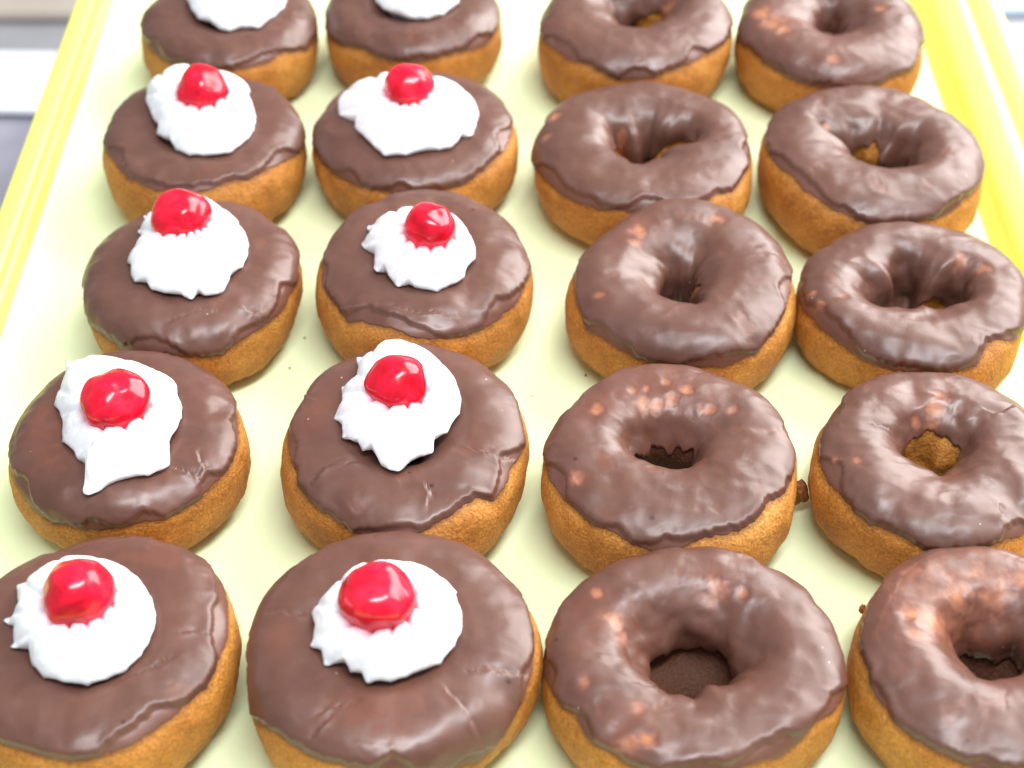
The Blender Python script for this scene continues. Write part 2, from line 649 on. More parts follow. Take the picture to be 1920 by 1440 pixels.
def build_cherry(d, label, seed):
    x, y, z, r, asp = d['cherry']
    nu, nv = 64, 40
    u, v = np.meshgrid(np.arange(nu) / nu * TAU, np.linspace(-math.pi / 2, math.pi / 2, nv), indexing='ij')
    D = np.stack([np.cos(v) * np.cos(u), np.cos(v) * np.sin(u), np.sin(v)], -1)
    rr = r * (1 + .12 * perlin(D * 1.1 + seed * 2) + .035 * perlin(D * 2.2 + seed))
    # stone hole left by pitting
    a = seed * 2.1
    ax = np.array([math.cos(a) * .75, -.35 + .3 * math.sin(a * 3), .55])
    ax /= np.linalg.norm(ax)
    dd = np.arccos(np.clip((D * ax).sum(-1), -1, 1))
    rr = rr * (1 - .06 * np.exp(-(dd / .24) ** 2) + .008 * np.exp(-((dd - .45) / .15) ** 2))
    P = D * rr[..., None]
    P[..., 2] *= .93
    me = mesh("cherry", P.reshape(-1, 3) * CM, grid_faces(nu, nv, True, False), CHERRY)
    o = link("cherry", me, None, (x * CM, y * CM, z * CM))
    o.rotation_euler = (0, 0, 0)
    return tag(o, label, "cherry", "red cherries on the cream toppings")


DON = {}
DON['A1'] = {'c':[-12.14,26.18],'R':4.135,'H':3.33,'h':[-0.019,0.007,-0.013,0.007,0.0,0.005,0.003,-0.006],'ed':[(6,31),(15,34),(32,25),(48,24),(238,37),(252,43),(261,44),(266,42),(277,43),(285,44),(297,47),(307,46),(319,46),(328,43),(337,35),(343,37),(355,37)],'cream':[(-1.9,1.97),(-1.61,2.47),(-1.05,2.57),(-0.18,2.53),(0.55,2.23),(1.05,1.84),(1.58,1.12),(1.82,0.48),(1.86,-0.02),(1.76,-0.57),(1.54,-1.05),(1.25,-1.48),(0.84,-1.67),(0.29,-1.92),(-0.32,-1.83),(-1.0,-1.65),(-1.45,-1.17),(-1.58,-0.68),(-2.17,-0.63),(-2.11,-0.02),(-2.6,0.3),(-2.16,0.67),(-2.5,1.58),(-2.3,1.7)],'cherry':[-12.39,26.71,4.6,1.02,0.9]}
DON['A2'] = {'c':[-12.7,34.58],'R':3.895,'H':3.28,'h':[-0.005,-0.019,0.003,-0.022,-0.004,0.008,0.005,0.004],'ed':[(3,36),(15,33),(203,31),(215,27),(226,19),(235,16),(242,13),(248,18),(257,15),(267,18),(278,23),(289,28),(298,24),(306,28),(318,29),(326,31),(338,30),(350,32)],'cream':[(-2.42,2.66),(-2.08,2.59),(-1.63,2.87),(-1.11,2.69),(-0.28,2.59),(0.27,2.36),(0.92,1.95),(1.28,1.85),(1.58,1.38),(1.64,0.96),(1.87,0.49),(1.93,0.01),(1.88,-0.51),(1.7,-0.98),(1.86,-2.05),(1.69,-2.23),(1.26,-2.48),(0.76,-2.61),(0.29,-2.79),(0.03,-2.92),(-0.21,-3.12),(-0.52,-3.27),(-0.74,-3.16),(-0.69,-2.54),(-0.71,-2.16),(-1.11,-1.85),(-1.26,-1.55),(-1.79,-1.02),(-1.83,-0.39),(-2.09,0.2),(-2.38,0.59),(-2.3,1.23),(-2.18,1.85)],'cherry':[-12.71,34.31,4.55,1.09,0.92]}
DON['A3'] = {'c':[-11.76,42.61],'R':4.044,'H':3.28,'h':[-0.023,-0.001,-0.007,0.011,0.001,0.002,-0.0,0.005],'ed':[(0,16),(5,24),(209,8),(226,16),(238,15),(244,13),(256,22),(266,25),(273,21),(282,18),(291,16),(300,24),(309,25),(319,22),(327,22),(336,19),(344,24)],'cream':[(-2.04,2.35),(-1.83,2.28),(-1.58,2.47),(-1.1,3.23),(-0.37,3.33),(-0.01,3.46),(0.31,3.23),(0.71,2.76),(1.2,2.41),(1.64,1.88),(1.62,1.7),(1.93,1.3),(2.15,0.6),(2.19,-0.05),(2.06,-0.55),(1.73,-1.01),(1.69,-1.41),(1.53,-1.81),(1.35,-2.01),(0.93,-2.15),(0.7,-1.98),(0.49,-2.34),(0.1,-2.09),(-0.53,-2.01),(-1.0,-1.81),(-1.31,-1.41),(-1.7,-1.38),(-1.91,-1.01),(-1.91,-0.61),(-2.14,-0.35),(-2.16,-0.05),(-1.95,0.13),(-2.07,0.45),(-1.93,0.66),(-1.79,0.78),(-1.85,1.21),(-2.05,1.36),(-2.08,1.63),(-1.83,1.7),(-1.78,1.88)],'cherry':[-11.99,43.61,4.55,1.06,0.83]}
DON['A4'] = {'c':[-12.51,50.84],'R':4.204,'H':3.33,'h':[-0.014,-0.005,0.003,0.016,-0.012,-0.002,-0.003,0.004],'ed':[(4,11),(189,31),(202,40),(213,49),(224,47),(231,44),(239,49),(251,44),(267,49),(277,46),(288,50),(296,53),(308,46),(321,46),(331,42),(344,26)],'cream':[(-2.27,2.91),(-2.01,3.11),(-1.95,3.38),(-1.71,3.11),(-1.6,3.69),(-1.21,3.49),(-0.93,3.65),(-0.22,3.53),(0.34,3.3),(0.57,3.11),(1.15,2.84),(1.61,2.49),(1.81,2.08),(1.73,1.7),(2.02,1.04),(2.26,0.13),(2.29,-0.69),(2.14,-1.25),(1.82,-1.67),(1.54,-2.12),(0.9,-2.29),(0.38,-2.25),(-0.06,-2.29),(-0.63,-1.95),(-0.97,-1.32),(-1.27,-1.18),(-1.57,-0.87),(-1.53,-0.44),(-1.79,-0.05),(-2.03,0.53),(-2.32,1.22),(-2.42,1.97),(-2.39,2.68)],'cherry':[-12.31,51.51,4.6,1.04,1.02]}
DON['A5'] = {'c':[-12.5,59.39],'R':3.975,'H':3.31,'h':[-0.011,-0.003,-0.011,0.001,-0.006,0.001,-0.004,0.0],'ed':[(195,27),(219,29),(239,30),(273,32),(293,34),(305,36),(314,40),(333,19),(353,11)],'cream':[(-1.77,0.26),(-1.48,-0.43),(-1.1,-1.11),(-0.54,-1.36),(-0.1,-1.91),(0.38,-2.07),(0.9,-1.78),(1.61,-1.78),(2.16,-0.94),(2.55,-0.26),(2.59,0.26),(2.41,2.03),(1.59,3.63),(-0.19,4.33),(-1.56,3.63),(-2.02,1.8)],'cherry':[-12.12,60.1,4.58,1.08,0.94]}
DON['B1'] = {'c':[-3.54,26.22],'R':4.337,'H':3.3,'h':[0.001,0.016,0.017,0.005,-0.0,-0.009,0.005,-0.003],'ed':[(12,34),(28,24),(183,19),(205,16),(208,5),(220,28),(225,33),(233,35),(243,35),(254,39),(275,32),(291,17),(307,1),(316,5),(324,14),(333,22),(343,33),(355,38)],'cream':[(-0.77,2.43),(-0.49,2.29),(0.24,2.41),(1.0,2.17),(1.48,1.77),(1.94,1.3),(1.86,1.15),(2.1,0.54),(2.11,-0.03),(1.91,-0.64),(1.53,-1.18),(1.13,-1.41),(0.8,-1.54),(0.55,-1.66),(0.15,-1.84),(-0.24,-1.8),(-0.53,-1.84),(-0.7,-1.54),(-1.0,-1.5),(-1.24,-1.13),(-1.78,-1.23),(-1.87,-0.82),(-2.24,-0.6),(-2.11,-0.03),(-2.3,0.54),(-2.15,0.92),(-1.89,1.15),(-1.66,1.58),(-1.27,2.09)],'cherry':[-3.83,26.53,4.57,1.1,0.91]}
DON['B2'] = {'c':[-3.54,34.44],'R':4.265,'H':3.27,'h':[-0.038,-0.002,-0.012,-0.003,0.001,0.018,0.009,0.004],'ed':[(11,35),(180,39),(196,47),(209,51),(214,41),(225,36),(238,32),(249,25),(258,25),(269,35),(280,41),(288,49),(298,55),(309,56),(317,35),(327,32),(338,38),(357,25)],'cream':[(-0.22,3.85),(-0.05,3.56),(0.28,3.54),(0.81,3.04),(1.37,2.35),(1.69,1.72),(1.87,0.91),(1.83,0.3),(1.46,-0.48),(1.06,-0.85),(1.02,-1.41),(0.66,-1.54),(0.31,-1.82),(-0.04,-2.2),(-0.3,-2.13),(-0.61,-1.88),(-0.96,-1.27),(-1.23,-1.32),(-1.46,-0.92),(-1.94,-0.72),(-1.96,-0.25),(-2.3,0.21),(-2.03,0.71),(-2.15,1.57),(-1.7,1.7),(-1.6,2.35),(-1.75,2.96),(-1.12,2.94),(-1.13,3.46),(-1.0,3.72),(-0.51,3.69)],'cherry':[-3.72,35.14,4.54,1.0,1.04]}
DON['B3'] = {'c':[-3.25,42.82],'R':4.111,'H':3.5,'h':[-0.028,-0.009,0.011,-0.008,0.004,-0.002,-0.003,-0.003],'ed':[(185,41),(199,36),(208,38),(218,39),(231,31),(238,46),(245,47),(255,49),(263,44),(269,39),(283,34),(298,28),(308,28),(319,32),(329,32),(342,36),(358,27)],'cream':[(-2.1,1.18),(-1.96,1.34),(-1.72,1.24),(-1.49,1.8),(-1.2,1.86),(-0.91,2.02),(-0.42,2.05),(0.08,2.08),(0.67,1.99),(1.18,1.68),(1.48,1.18),(1.73,0.64),(1.91,-0.02),(1.94,-0.61),(1.63,-1.13),(1.56,-1.62),(1.31,-1.9),(0.99,-2.05),(0.62,-2.33),(0.09,-2.24),(-0.43,-1.96),(-0.78,-2.1),(-1.06,-1.71),(-1.32,-1.19),(-1.56,-1.31),(-1.7,-1.13),(-1.68,-0.32),(-2.12,-0.02),(-2.26,0.34),(-2.1,0.49),(-1.87,0.52)],'cherry':[-2.92,42.72,4.77,0.96,0.89]}
DON['B4'] = {'c':[-3.92,51.3],'R':4.177,'H':3.26,'h':[0.006,-0.003,-0.002,0.001,-0.005,-0.006,-0.004,-0.003],'ed':[(191,20),(207,23),(223,26),(235,29),(250,30),(265,33),(278,32),(293,30),(302,32),(311,39),(324,43),(340,43),(357,39)],'cream':[(-3.15,1.01),(-2.76,1.95),(-2.12,2.14),(-1.85,2.4),(-1.44,2.63),(-1.15,2.6),(-0.26,2.33),(0.66,1.95),(0.93,2.21),(1.34,2.37),(1.64,1.87),(2.11,1.46),(2.43,0.75),(2.59,0.02),(2.49,-0.74),(2.36,-1.37),(1.98,-1.37),(1.8,-1.79),(1.51,-2.17),(0.56,-2.35),(-0.14,-2.59),(-1.05,-2.69),(-1.57,-2.04),(-2.03,-1.37),(-2.37,-0.81),(-2.28,-0.49),(-2.8,-0.16),(-3.07,0.09)],'cherry':[-4.13,51.76,4.53,1.01,1.0]}
DON['B5'] = {'c':[-4.37,60.08],'R':3.99,'H':3.37,'h':[-0.001,-0.001,-0.006,-0.005,-0.002,0.005,0.001,-0.002],'ed':[(198,19),(216,24),(237,37),(251,29),(279,29),(293,35),(308,31),(324,22),(340,25),(353,28)],'cream':[(-1.6,-0.52),(-1.24,-1.12),(-0.76,-1.38),(-0.11,-1.8),(0.72,-1.89),(1.45,-1.46),(1.9,-0.86),(2.05,-0.52),(1.75,1.25),(0.74,2.85),(-0.5,3.32),(-1.64,2.16),(-1.86,0.58)],'cherry':[-4.3,59.78,4.64,1.05,0.97]}
DON['C1'] = {'c':[5.29,25.88],'R':4.281,'H':3.02,'h':[0.035,0.025,0.014,0.01,0.004,-0.016,-0.002,-0.005],'ed':[(181,13),(194,26),(203,31),(209,43),(215,39),(222,34),(229,40),(235,39),(239,37),(253,42),(265,41),(281,40),(295,35),(304,30),(314,34),(326,45),(334,34),(348,22)],'thin':[(-2.25,1.0,0.29),(0.84,2.08,0.39),(-2.74,1.92,0.19),(-2.02,-3.11,0.33),(-1.59,-2.99,0.24),(-2.13,0.53,0.22),(-3.18,-1.16,0.15),(-1.78,-2.04,0.21),(1.54,1.97,0.16)],'hole':[(183,0.97),(207,1.46),(221,0.75),(222,0.31),(252,0.49),(273,0.57),(289,0.61),(306,0.5),(322,0.95),(340,0.9)]}
DON['C2'] = {'c':[5.21,33.56],'R':4.174,'H':3.34,'h':[0.006,0.003,-0.008,-0.012,-0.006,0.012,-0.003,0.0],'ed':[(174,18),(192,33),(204,35),(217,39),(226,35),(238,39),(247,31),(257,28),(271,36),(280,49),(290,48),(299,47),(309,49),(320,55),(333,43),(350,32)],'thin':[(-1.22,2.4,0.18),(-0.72,2.52,0.14),(-0.1,2.73,0.14),(0.6,2.4,0.2),(-0.89,1.91,0.27),(-0.42,1.9,0.21),(-2.39,1.55,0.21),(-3.13,-1.46,0.24),(2.08,1.51,0.16),(1.3,1.66,0.21),(0.11,2.17,0.29)],'hole':[(18,0.14),(169,0.68),(186,0.67),(227,0.17),(279,-0.07),(344,0.05)]}
DON['C3'] = {'c':[6.31,42.06],'R':4.245,'H':3.47,'h':[-0.031,0.032,-0.033,-0.03,0.014,0.003,0.005,0.002],'ed':[(186,42),(196,36),(205,32),(211,20),(221,24),(231,22),(240,17),(253,18),(269,23),(285,21),(292,26),(301,24),(307,33),(322,35),(340,41),(354,41)],'thin':[(-1.63,1.94,0.36),(1.3,2.66,0.28),(-1.79,1.4,0.24),(-3.19,-1.49,0.17)],'hole':[(203,0.54),(229,1.03),(245,1.21),(262,1.37),(268,1.08),(296,0.91),(326,0.5)]}
DON['C4'] = {'c':[5.32,50.09],'R':4.425,'H':3.32,'h':[0.005,-0.02,-0.015,-0.003,-0.017,0.007,0.002,0.004],'ed':[(181,6),(201,21),(217,24),(229,26),(243,28),(254,32),(264,34),(277,40),(287,44),(299,44),(308,50),(319,38),(330,39),(345,33)],'thin':[(-3.56,1.51,0.26),(-3.83,0.27,0.17),(-0.91,1.07,0.22)],'hole':[(15,1.76),(151,0.68),(210,0.2),(258,0.52),(285,0.11),(320,-0.34),(353,0.33),(358,1.47)]}
DON['C5'] = {'c':[5.45,58.99],'R':4.321,'H':3.6,'h':[-0.005,0.02,0.005,-0.003,-0.004,0.006,0.001,-0.001],'ed':[(197,24),(211,34),(224,32),(238,36),(247,30),(255,24),(267,24),(279,27),(285,35),(298,36),(310,40),(323,35),(339,31),(351,22)],'thin':[(1.51,1.0,0.34)],'hole':[(185,0.67),(239,0.5),(269,0.52),(313,0.62),(356,1.11)]}
DON['D1'] = {'c':[14.05,25.69],'R':4.151,'H':3.25,'h':[-0.004,-0.002,0.004,-0.008,0.004,0.004,-0.003,-0.0],'ed':[(160,31),(170,30),(185,41),(194,36),(204,37),(213,35),(222,36),(233,40),(243,39),(260,43),(287,45)],'thin':[(-1.77,1.07,0.55),(-0.92,2.07,0.43),(0.37,2.07,0.5),(-2.35,1.2,0.33),(-0.14,2.75,0.27),(1.05,2.35,0.34),(-2.32,0.37,0.23)],'hole':[(150,0.6),(176,0.39),(215,0.33),(264,-0.25),(303,-0.02),(348,0.47)]}
DON['D2'] = {'c':[13.81,33.44],'R':3.96,'H':3.35,'h':[-0.008,0.007,-0.015,-0.009,0.01,0.001,-0.005,-0.006],'ed':[(166,32),(182,34),(194,35),(208,37),(217,32),(224,30),(234,35),(243,35),(253,29),(263,32),(273,34),(285,38),(293,38),(303,33),(316,30),(332,35)],'thin':[(0.27,1.9,0.37),(-0.52,1.47,0.18),(-2.76,-0.64,0.14),(-3.42,-0.42,0.09),(0.03,1.59,0.25)],'hole':[(3,0.21),(167,0.46),(195,0.27),(219,0.12),(240,0.37),(261,0.43),(285,0.34),(323,-0.07)]}
DON['D3'] = {'c':[14.65,41.58],'R':4.083,'H':3.11,'h':[0.016,-0.0,-0.033,0.025,-0.0,0.018,-0.002,-0.006],'ed':[(175,20),(188,23),(197,30),(205,26),(213,27),(223,21),(231,17),(242,19),(253,22),(266,31),(282,35),(290,39),(296,53),(301,61),(309,60),(321,33),(336,23)],'thin':[(-2.86,-0.82,0.16),(-3.62,-1.04,0.15),(2.52,0.82,0.2),(1.8,1.32,0.24),(-3.79,-0.4,0.12)],'hole':[(20,1.9),(166,1.63),(188,1.17),(217,0.63),(262,0.18),(321,0.29),(357,1.1)]}
DON['D4'] = {'c':[14.32,49.59],'R':4.449,'H':3.41,'h':[-0.014,-0.001,0.009,0.007,-0.001,-0.015,-0.002,0.003],'ed':[(164,33),(179,35),(194,40),(208,47),(219,44),(230,47),(238,40),(246,43),(255,33),(265,32),(279,31),(294,27),(305,29),(317,36),(332,32),(343,32)],'thin':[(-1.64,1.46,0.18)],'hole':[(146,1.67),(154,1.13),(161,-0.07),(268,-0.01),(300,0.49),(318,1.04),(338,1.42),(359,1.71)]}
DON['D5'] = {'c':[14.03,58.81],'R':4.234,'H':3.42,'h':[-0.024,-0.001,-0.014,-0.003,-0.012,0.01,-0.003,-0.002],'ed':[(179,11),(205,30),(221,24),(237,20),(255,15),(267,17),(284,18),(299,26),(317,22),(333,32)],'thin':[(-2.71,-0.67,0.43),(-2.31,-1.28,0.33),(-0.41,-3.31,0.28),(2.1,0.33,0.22),(-3.07,0.05,0.39)],'hole':[(182,0.31),(241,0.16),(277,0.28),(345,0.36)]}
CRACKS = {'B1':[[(2.33,-1.39),(2.86,-1.28),(3.38,-1.29),(3.87,-1.21)],[(1.74,-1.98),(2.08,-2.34),(2.38,-2.79),(2.6,-3.08)],[(-1.79,-2.75),(-1.54,-2.52),(-1.21,-2.56),(-0.8,-2.46)],[(-3.48,0.81),(-3.11,0.77),(-2.76,0.59),(-2.47,0.66)],[(-1.9,-3.3),(-1.68,-3.07),(-1.45,-2.88)]],'B2':[[(-2.68,-2.29),(-2.43,-1.94),(-2.04,-1.73),(-1.53,-1.69)],[(2.25,-1.09),(2.72,-1.21),(3.11,-1.28),(3.51,-1.12)],[(0.85,-2.64),(0.97,-2.95),(0.91,-3.31)],[(-3.35,1.64),(-3.06,1.22)]],'A1':[[(1.39,-1.56),(1.8,-1.33),(2.14,-1.11),(2.55,-0.78)],[(2.58,-0.01),(2.88,0.08),(3.21,0.05)]],'A2':[[(2.61,-1.28),(2.8,-1.82),(2.7,-2.25)],[(2.0,-1.98),(2.34,-2.09),(2.7,-2.25)]],'D2':[[(1.75,1.59),(2.12,1.4),(2.6,1.68)],[(1.32,-2.45),(1.32,-2.74)],[(-1.98,0.96),(-1.64,0.92)]],'C1':[[(-1.88,-1.18),(-1.5,-1.25),(-0.97,-1.18)],[(3.21,3.95),(3.63,3.33)]],'A3':[[(-0.14,-3.18),(0.35,-2.94),(0.88,-2.66),(1.44,-2.74)],[(2.33,-2.42),(2.59,-2.51),(2.71,-2.31)]],'B3':[[(-1.63,-2.71),(-0.87,-2.93),(-0.26,-3.17),(0.49,-3.17),(1.19,-3.25)],[(-2.97,-2.43),(-2.21,-2.65),(-1.63,-2.71)]]}

# hole outlines (degree, radius in cm) and where the icing stops inside the hole
RI = {
    'C1': [(0, 1.5), (45, 1.4), (90, 1.35), (135, 1.4), (184, 1.35), (224, 1.1), (250, .9), (265, 1.05), (288, .85), (300, 1.1), (325, 1.35)],
    'C2': [(0, .6), (27, .95), (60, .9), (90, 1.0), (120, 1.2), (160, 1.2), (175, .85), (210, .45), (270, .3), (330, .35)],
    'C3': [(0, .25), (40, .35), (70, .75), (100, .95), (140, 1.0), (180, 1.0), (225, 1.05), (255, 1.15), (275, 1.1), (290, .85), (300, .4), (335, .25)],
    'C4': [(13, 1.9), (37, 1.8), (48, 1.3), (60, 1.2), (75, 1.4), (95, 1.0), (112, .65), (125, 1.0), (141, 1.35), (165, 1.1), (190, .8), (214, .65), (240, .8), (262, .9), (286, .6), (330, .45), (345, .8), (356, 1.6)],
    'C5': [(0, 1.0), (30, 1.6), (60, 1.5), (90, 1.5), (130, 1.5), (150, 1.2), (180, .7), (230, .4), (270, .3), (320, .4)],
    'D1': [(0, .9), (45, 1.3), (90, 1.2), (135, 1.3), (150, 1.1), (180, .7), (200, .55), (270, .3), (330, .5)],
    'D2': [(0, .65), (35, 1.15), (50, .9), (90, 1.1), (130, 1.15), (160, .95), (195, .4), (240, .4), (270, .5), (320, .5)],
    'D3': [(0, 1.8), (20, 1.95), (33, 1.6), (45, .75), (60, .85), (75, 1.3), (100, 1.4), (120, 1.2), (140, .75), (160, 1.4), (180, 1.65), (210, 1.2), (225, .9), (270, .55), (320, .8), (345, 1.4)],
    'D4': [(0, 1.8), (20, 1.8), (33, 1.7), (45, .85), (60, .95), (75, 1.2), (90, 1.2), (110, 1.4), (127, 1.6), (143, 2.0), (150, 1.4), (158, .7), (200, .4), (240, .4), (275, .6), (305, 1.0), (320, 1.4), (337, 1.7)],
    'D5': [(0, .6), (45, .8), (75, 1.2), (90, 1.3), (105, 1.2), (140, .7), (180, .5), (270, .3), (310, .4)],
}
VI = {
    'C1': [(0, 188), (45, 178), (90, 190), (135, 182), (180, 192), (270, 195)],
    'C2': [(0, 185), (30, 166), (60, 162), (90, 172), (150, 166), (180, 178), (270, 182)],
    'C3': [(0, 150), (30, 160), (60, 195), (120, 200), (180, 190), (270, 190), (310, 165), (335, 145)],
    'C4': [(0, 160), (40, 152), (70, 190), (110, 200), (150, 152), (190, 160), (270, 190)],
    'C5': [(0, 165), (50, 150), (75, 165), (110, 190), (180, 200), (270, 185)],
    'D1': [(0, 190), (90, 192), (135, 195), (160, 165), (180, 180), (270, 205), (320, 190)],
    'D2': [(0, 175), (60, 148), (90, 143), (120, 150), (180, 172), (270, 178), (330, 185)],
    'D3': [(0, 205), (28, 195), (42, 160), (60, 205), (120, 235), (150, 190), (180, 225), (270, 235)],
    'D4': [(0, 225), (35, 195), (48, 165), (75, 150), (105, 160), (150, 195), (180, 200), (270, 205)],
    'D5': [(0, 190), (90, 200), (180, 190), (270, 190)],
}
EXTRA = {
    'C1': dict(ein=1.95, pinch=.95, plug=1.0, lump=1.2, bare=.08, wob=1.2, thin2=[(-2.4, .9, .9, .45), (.6, 2.2, .9, .4), (-2.2, -2.6, .8, .4), (-1.6, .3, .7, .3)]),
    'C2': dict(ein=1.95, bare=.06, wob=.9, thin2=[(-.1, 2.3, 1.7, .42), (-2.2, 1.6, .8, .35)]),
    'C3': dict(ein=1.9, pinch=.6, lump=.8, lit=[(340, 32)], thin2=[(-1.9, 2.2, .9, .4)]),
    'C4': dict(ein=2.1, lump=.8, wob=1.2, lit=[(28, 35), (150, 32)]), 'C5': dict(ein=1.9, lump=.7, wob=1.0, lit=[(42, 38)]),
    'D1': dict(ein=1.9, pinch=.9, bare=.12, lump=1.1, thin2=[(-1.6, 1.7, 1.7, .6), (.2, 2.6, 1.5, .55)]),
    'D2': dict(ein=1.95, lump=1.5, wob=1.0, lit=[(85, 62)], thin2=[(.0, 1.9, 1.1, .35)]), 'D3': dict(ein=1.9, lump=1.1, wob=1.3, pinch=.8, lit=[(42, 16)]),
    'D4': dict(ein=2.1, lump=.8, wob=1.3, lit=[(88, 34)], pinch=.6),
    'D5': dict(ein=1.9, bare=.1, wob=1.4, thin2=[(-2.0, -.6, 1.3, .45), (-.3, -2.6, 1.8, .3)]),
    'B1': dict(lump=.7, bare=.04, thin2=[(-.3, -2.6, 1.5, .35), (-3.0, -.2, 1.0, .3)]), 'B2': dict(lump=.7, thin2=[(-2.6, .6, 1.2, .3)]),
    'A1': dict(thin2=[(-1.8, 2.3, 1.0, .3)]), 'A3': dict(lump=1.3), 'A2': dict(lump=1.2, bare=.04, thin2=[(-2.3, -.1, 1.0, .45), (-1.9, -1.5, .7, .5)]), 'B3': dict(lump=1.2),
}
LAB = {
    'A1': "cherry donut in the bottom left corner, cut by the left edge, cream spiked leftward",
    'A2': "cherry donut with a ragged cream tail pointing to the front and orange patches",
    'A3': "cherry donut with small ruffled cream curls, third from the front in the left row",
    'A4': "blurred cherry donut whose cream is frilled at its upper left edge",
    'A5': "farthest donut of the left row, only the lower end of its cream showing",
    'B1': "largest cherry donut, at the front, with round cream and finely cracked icing",
    'B2': "cherry donut whose star-shaped cream hangs down into a pale tongue over smooth icing",
    'B3': "cherry donut with petal-like cream points on the left and a wavy icing step",
    'B4': "blurred cherry donut with wide low cream reaching over its left side",
    'B5': "farthest donut of the second row, its cream cut by the picture's top",
    'C1': "large ring donut at the front with a wide deep hole and orange bare patches",
    'C2': "ring donut with orange freckles in the icing behind its round hole",
    'C3': "ring donut with smooth icing, one orange patch and a narrow torn hole",
    'C4': "ring donut with a crooked two-lobed hole showing orange cake on both sides",
    'C5': "far ring donut of the third row, orange cake inside the right of its hole",
    'D1': "ring donut in the bottom right corner with large pinkish thin patches",
    'D2': "right row ring donut with orange cake at the back of its round hole",
    'D3': "ring donut with a wide hollow and a bare orange notch low on the right",
    'D4': "ring donut with a slanting slot-like hole and a ragged icing edge at left",
    'D5': "farthest ring donut of the right row, with a narrow pinched hole",
}
CLAB = {
    'A1': "big smooth cherry on the cream of the donut in the bottom left corner",
    'A2': "heart-shaped cherry with a flat facet, on the cream with the ragged tail",
    'A3': "shallow dimpled cherry at the top left of the small ruffled cream",
    'A4': "blurred tall cherry on the cream with the frilled upper left edge",
    'B1': "largest cherry, wrinkled, on the round cream of the big front donut",
    'B2': "round cherry with a dark left facet on the star-shaped cream",
    'B3': "squarish cherry at the upper right of the cream with petal-like points",
    'B4': "blurred pointed cherry sunk in the wide low cream of the second row",
}

for idx, (k, d) in enumerate(DON.items()):
    seed = 1.37 + idx * 2.71
    ring = k[0] in 'CD'
    d['ri'] = RI[k] if ring else [(0, .55), (90, .7), (180, .5), (270, .6)]
    if ring:
        d['vi'] = VI[k]
    else:
        d['ein'] = 1.7
        d['vi'] = [(0, 215)]
    d['key'] = k
    d.update(EXTRA.get(k, {}))
    name = "ring_donut" if ring else "cherry_donut"
    e = bpy.data.objects.new(name, None)
    sc.collection.objects.link(e)
    e.empty_display_size = .01
    e.location = (d['c'][0] * CM, d['c'][1] * CM, 0)
    tag(e, LAB[k], "donut", "iced ring donuts without topping" if ring else "iced donuts topped with cream")
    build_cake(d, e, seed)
    build_icing(d, e, seed)
    if not ring:
        build_cream(d, e, seed)
        if k in CLAB:
            build_cherry(d, CLAB[k], seed)

# ------------------------------------------------------------------ tray
tray = bpy.data.objects.new("tray", None)
sc.collection.objects.link(tray)
tray.location = (0, .45, 0)
tag(tray, "bright yellow plastic tray with a raised grooved rim under all the donuts", "tray")


def ringmesh(prof, r0=1.2):
    """sweep (left x, right x, z, y inset) stations round a rounded rectangle"""
    yf, yb = 13.0, 76.0
    rings = []
    nseg = 10
    for (xl, xr, z, ex) in prof:
        y0, y1 = yf - ex, yb + ex
        r = r0 + ex
        pts = []
        for cx, cy, a0 in ((xr - r, y1 - r, 0), (xl + r, y1 - r, 90), (xl + r, y0 + r, 180), (xr - r, y0 + r, 270)):
            for q in range(nseg + 1):
                a = math.radians(a0 + 90 * q / nseg)
                pts.append((cx + r * math.cos(a), cy - 45 + r * math.sin(a), z))
        rings.append(pts)
    R = np.array(rings)                     # nr, n, 3
    nr, n, _ = R.shape
    V = R.transpose(1, 0, 2).reshape(-1, 3)
    return V, grid_faces(n, nr, True, False)


def smooth_prof(ctrl, per=6):
    c = np.array(ctrl, float)
    out = []
    for i in range(len(c) - 1):
        p0 = c[max(i - 1, 0)]
        p1, p2 = c[i], c[i + 1]
        p3 = c[min(i + 2, len(c) - 1)]
        for q in range(per):
            t = q / per
            out.append(.5 * ((2 * p1) + (-p0 + p2) * t + (2 * p0 - 5 * p1 + 4 * p2 - p3) * t ** 2 + (-p0 + 3 * p1 - 3 * p2 + p3) * t ** 3))
    out.append(c[-1])
    return out


rim = smooth_prof([
    (-18.35, 18.75, -.02, 0.0), (-18.75, 19.15, .05, .5), (-18.95, 19.55, .45, .9), (-19.10, 19.95, .95, 1.2),
    (-19.35, 20.9, 1.16, 1.5), (-19.55, 21.35, 1.06, 1.8), (-19.75, 21.75, 1.20, 2.1), (-20.1, 22.35, 1.28, 2.5),
    (-20.4, 22.75, 1.18, 2.8), (-20.52, 22.9, .85, 2.9), (-20.50, 22.88, .45, 2.9)], 6)
V, Fq = ringmesh(rim)
link("rim", mesh("rim", V * CM, Fq, YELLOW), tray)
# base slab of the tray, closing the rim from inside
V, Fq = ringmesh([(-10, 10, -.02, -8.0), (-18.35, 18.75, -.02, 0.0)])
n = len(V) // 2
me = bpy.data.meshes.new("tray_floor")
allv = [tuple(p) for p in V * CM]
inner = [i * 2 for i in range(n)]
me.from_pydata(allv, [], [tuple(f) for f in Fq.tolist()] + [tuple(inner)])
me.materials.append(YELLOW)
link("tray_floor", me, tray)
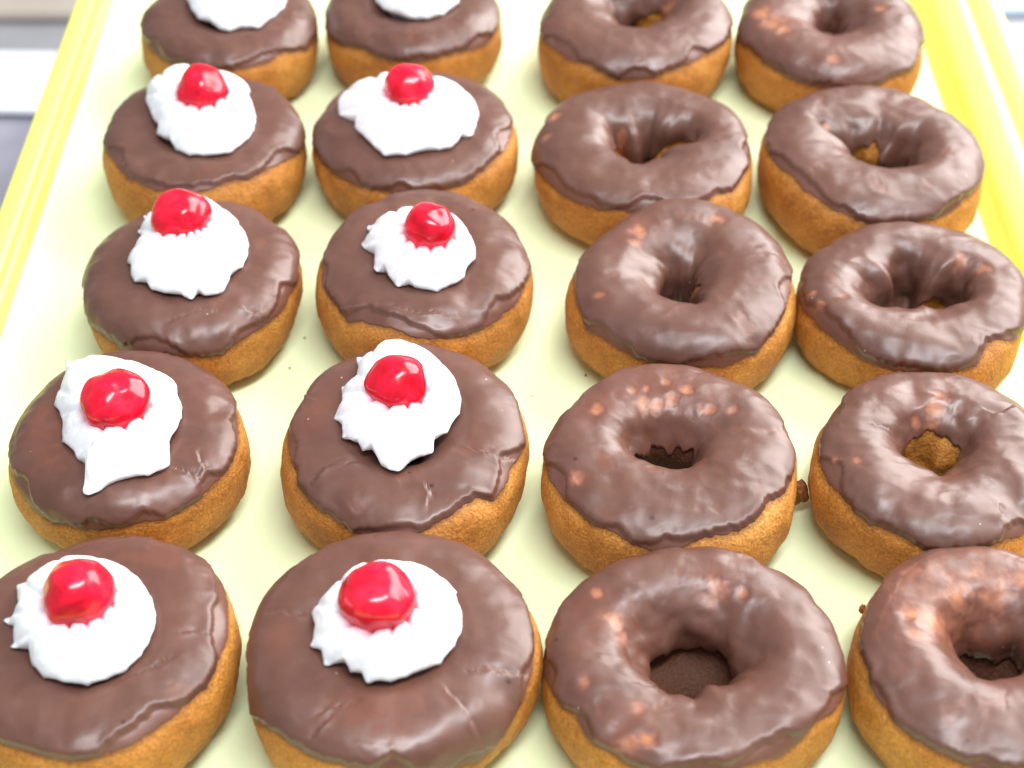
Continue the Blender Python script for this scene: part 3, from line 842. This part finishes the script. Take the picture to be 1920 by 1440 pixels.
# liner paper, a sheet that climbs the left wall a little
nx, ny = 90, 120
xs = np.linspace(-18.98, 19.05, nx)
ys = np.linspace(12.9, 76.0, ny)
X, Y = np.meshgrid(xs, ys, indexing='ij')
Z = .012 + .62 * sstep(-17.9, -19.3, X) + .25 * sstep(18.55, 19.3, X)
Z = Z + .022 * np.clip(perlin(np.stack([X * .25, Y * .12, 0 * X], -1)), 0, 1) * sstep(-17.2, -18.6, X)
me = mesh("liner_paper", np.stack([X, Y - 45, Z], -1).reshape(-1, 3) * CM, grid_faces(nx, ny, False, False), PAPER)
lp = link("liner_paper", me, None, (0, .45, 0))
tag(lp, "pale greenish cream liner paper lying flat in the yellow tray under the donuts", "paper")

# ------------------------------------------------------------------ what is below and behind the tray
import bmesh


def box(name, x0, x1, y0, y1, z0, z1, mat, bev=.2, kind=None):
    bm = bmesh.new()
    bmesh.ops.create_cube(bm, size=1)
    for v_ in bm.verts:
        v_.co = Vector(((x0 + x1) / 2 + v_.co.x * (x1 - x0), (y0 + y1) / 2 + v_.co.y * (y1 - y0), (z0 + z1) / 2 + v_.co.z * (z1 - z0))) * CM
    bmesh.ops.bevel(bm, geom=bm.edges[:], offset=bev * CM, segments=3, affect='EDGES')
    me_ = bpy.data.meshes.new(name)
    bm.to_mesh(me_)
    bm.free()
    me_.materials.append(mat)
    o_ = link(name, me_)
    if kind:
        o_['kind'] = kind
    return o_


box("counter", -95, 95, 0, 89.5, -26, -22.6, DARK, .2, 'structure')
box("rear_counter", -95, 95, 90.0, 180, -26, -22.35, STEEL, .2, 'structure')
box("rear_panel", -95, 6, 98.8, 190, -22.34, -21.6, BEIGE, .2, 'structure')
box("pale_panel", 6.1, 95, 99.6, 190, -22.34, -21.6, simple("pale_blue_panel", (.58, .70, .86), .4), .2, 'structure')
rail = bpy.data.objects.new("case_rail", None)
sc.collection.objects.link(rail)
rail.rotation_euler = (0, 0, -.033)
tag(rail, "double rail of the display case, white standing in for a bright band of light, blurred behind the tray's left edge", "rail")
for (a, b) in ((86.1, 89.5), (90.3, 93.4)):
    o = box("bar", -90, 90, a, b, -22.3, -21.9, WHITE, .15)
    o.parent = rail
o = box("channel", -90, 90, 89.55, 90.25, -22.3, -21.98, simple("pale_cyan_glass_strip", (.66, .92, .95), .1, .5), .05)
o.parent = rail


# ------------------------------------------------------------------ crumbs
def crumb(loc, size, mat, label, seed, stretch=(1, 1, 1)):
    bm = bmesh.new()
    bmesh.ops.create_icosphere(bm, subdivisions=3, radius=1)
    co = np.array([v_.co[:] for v_ in bm.verts])
    nz = fbm(co * 1.3 + seed * 3, 3)
    co = co * (1 + .45 * nz)[:, None] * np.array(stretch) * size
    for v_, c_ in zip(bm.verts, co):
        v_.co = Vector(c_) * CM
    me_ = bpy.data.meshes.new("crumb")
    bm.to_mesh(me_)
    bm.free()
    me_.materials.append(mat)
    o_ = link("crumb", me_, None, tuple(c * CM for c in loc))
    return tag(o_, label, "crumb", "crumbs on the donuts and the tray")


crumb((9.60, 33.7, .85), .38, CRUMB, "brown lump of fried crumb sticking out right of the freckled ring donut", 1, (.75, .8, 1.25))
crumb((17.7, 35.9, 1.6), .20, CRUMB, "brown crumb at the back right of the ring donut with orange cake in its hole", 2)
crumb((10.70, 28.2, 1.8), .13, CRUMB, "small dark crumb stuck to the left side of the bottom right donut", 3, (.8, 1, 1.3))
crumb((.73, 38.98, .03), .045, SUGAR, "tiny tan crumb on the bare tray between the second and third rows", 4)
crumb((2.70, 40.01, .03), .045, CRUMB, "tiny dark crumb on the tray left of the smooth ring donut", 5)
crumb((-7.8, 42.0, .03), .04, CRUMB, "tiny dark crumb on the tray between the two cherry rows", 6)
crumb((-8.2, 40.4, .03), .035, CRUMB, "tiniest dark speck on the tray right of the ruffled-cream donut", 8)
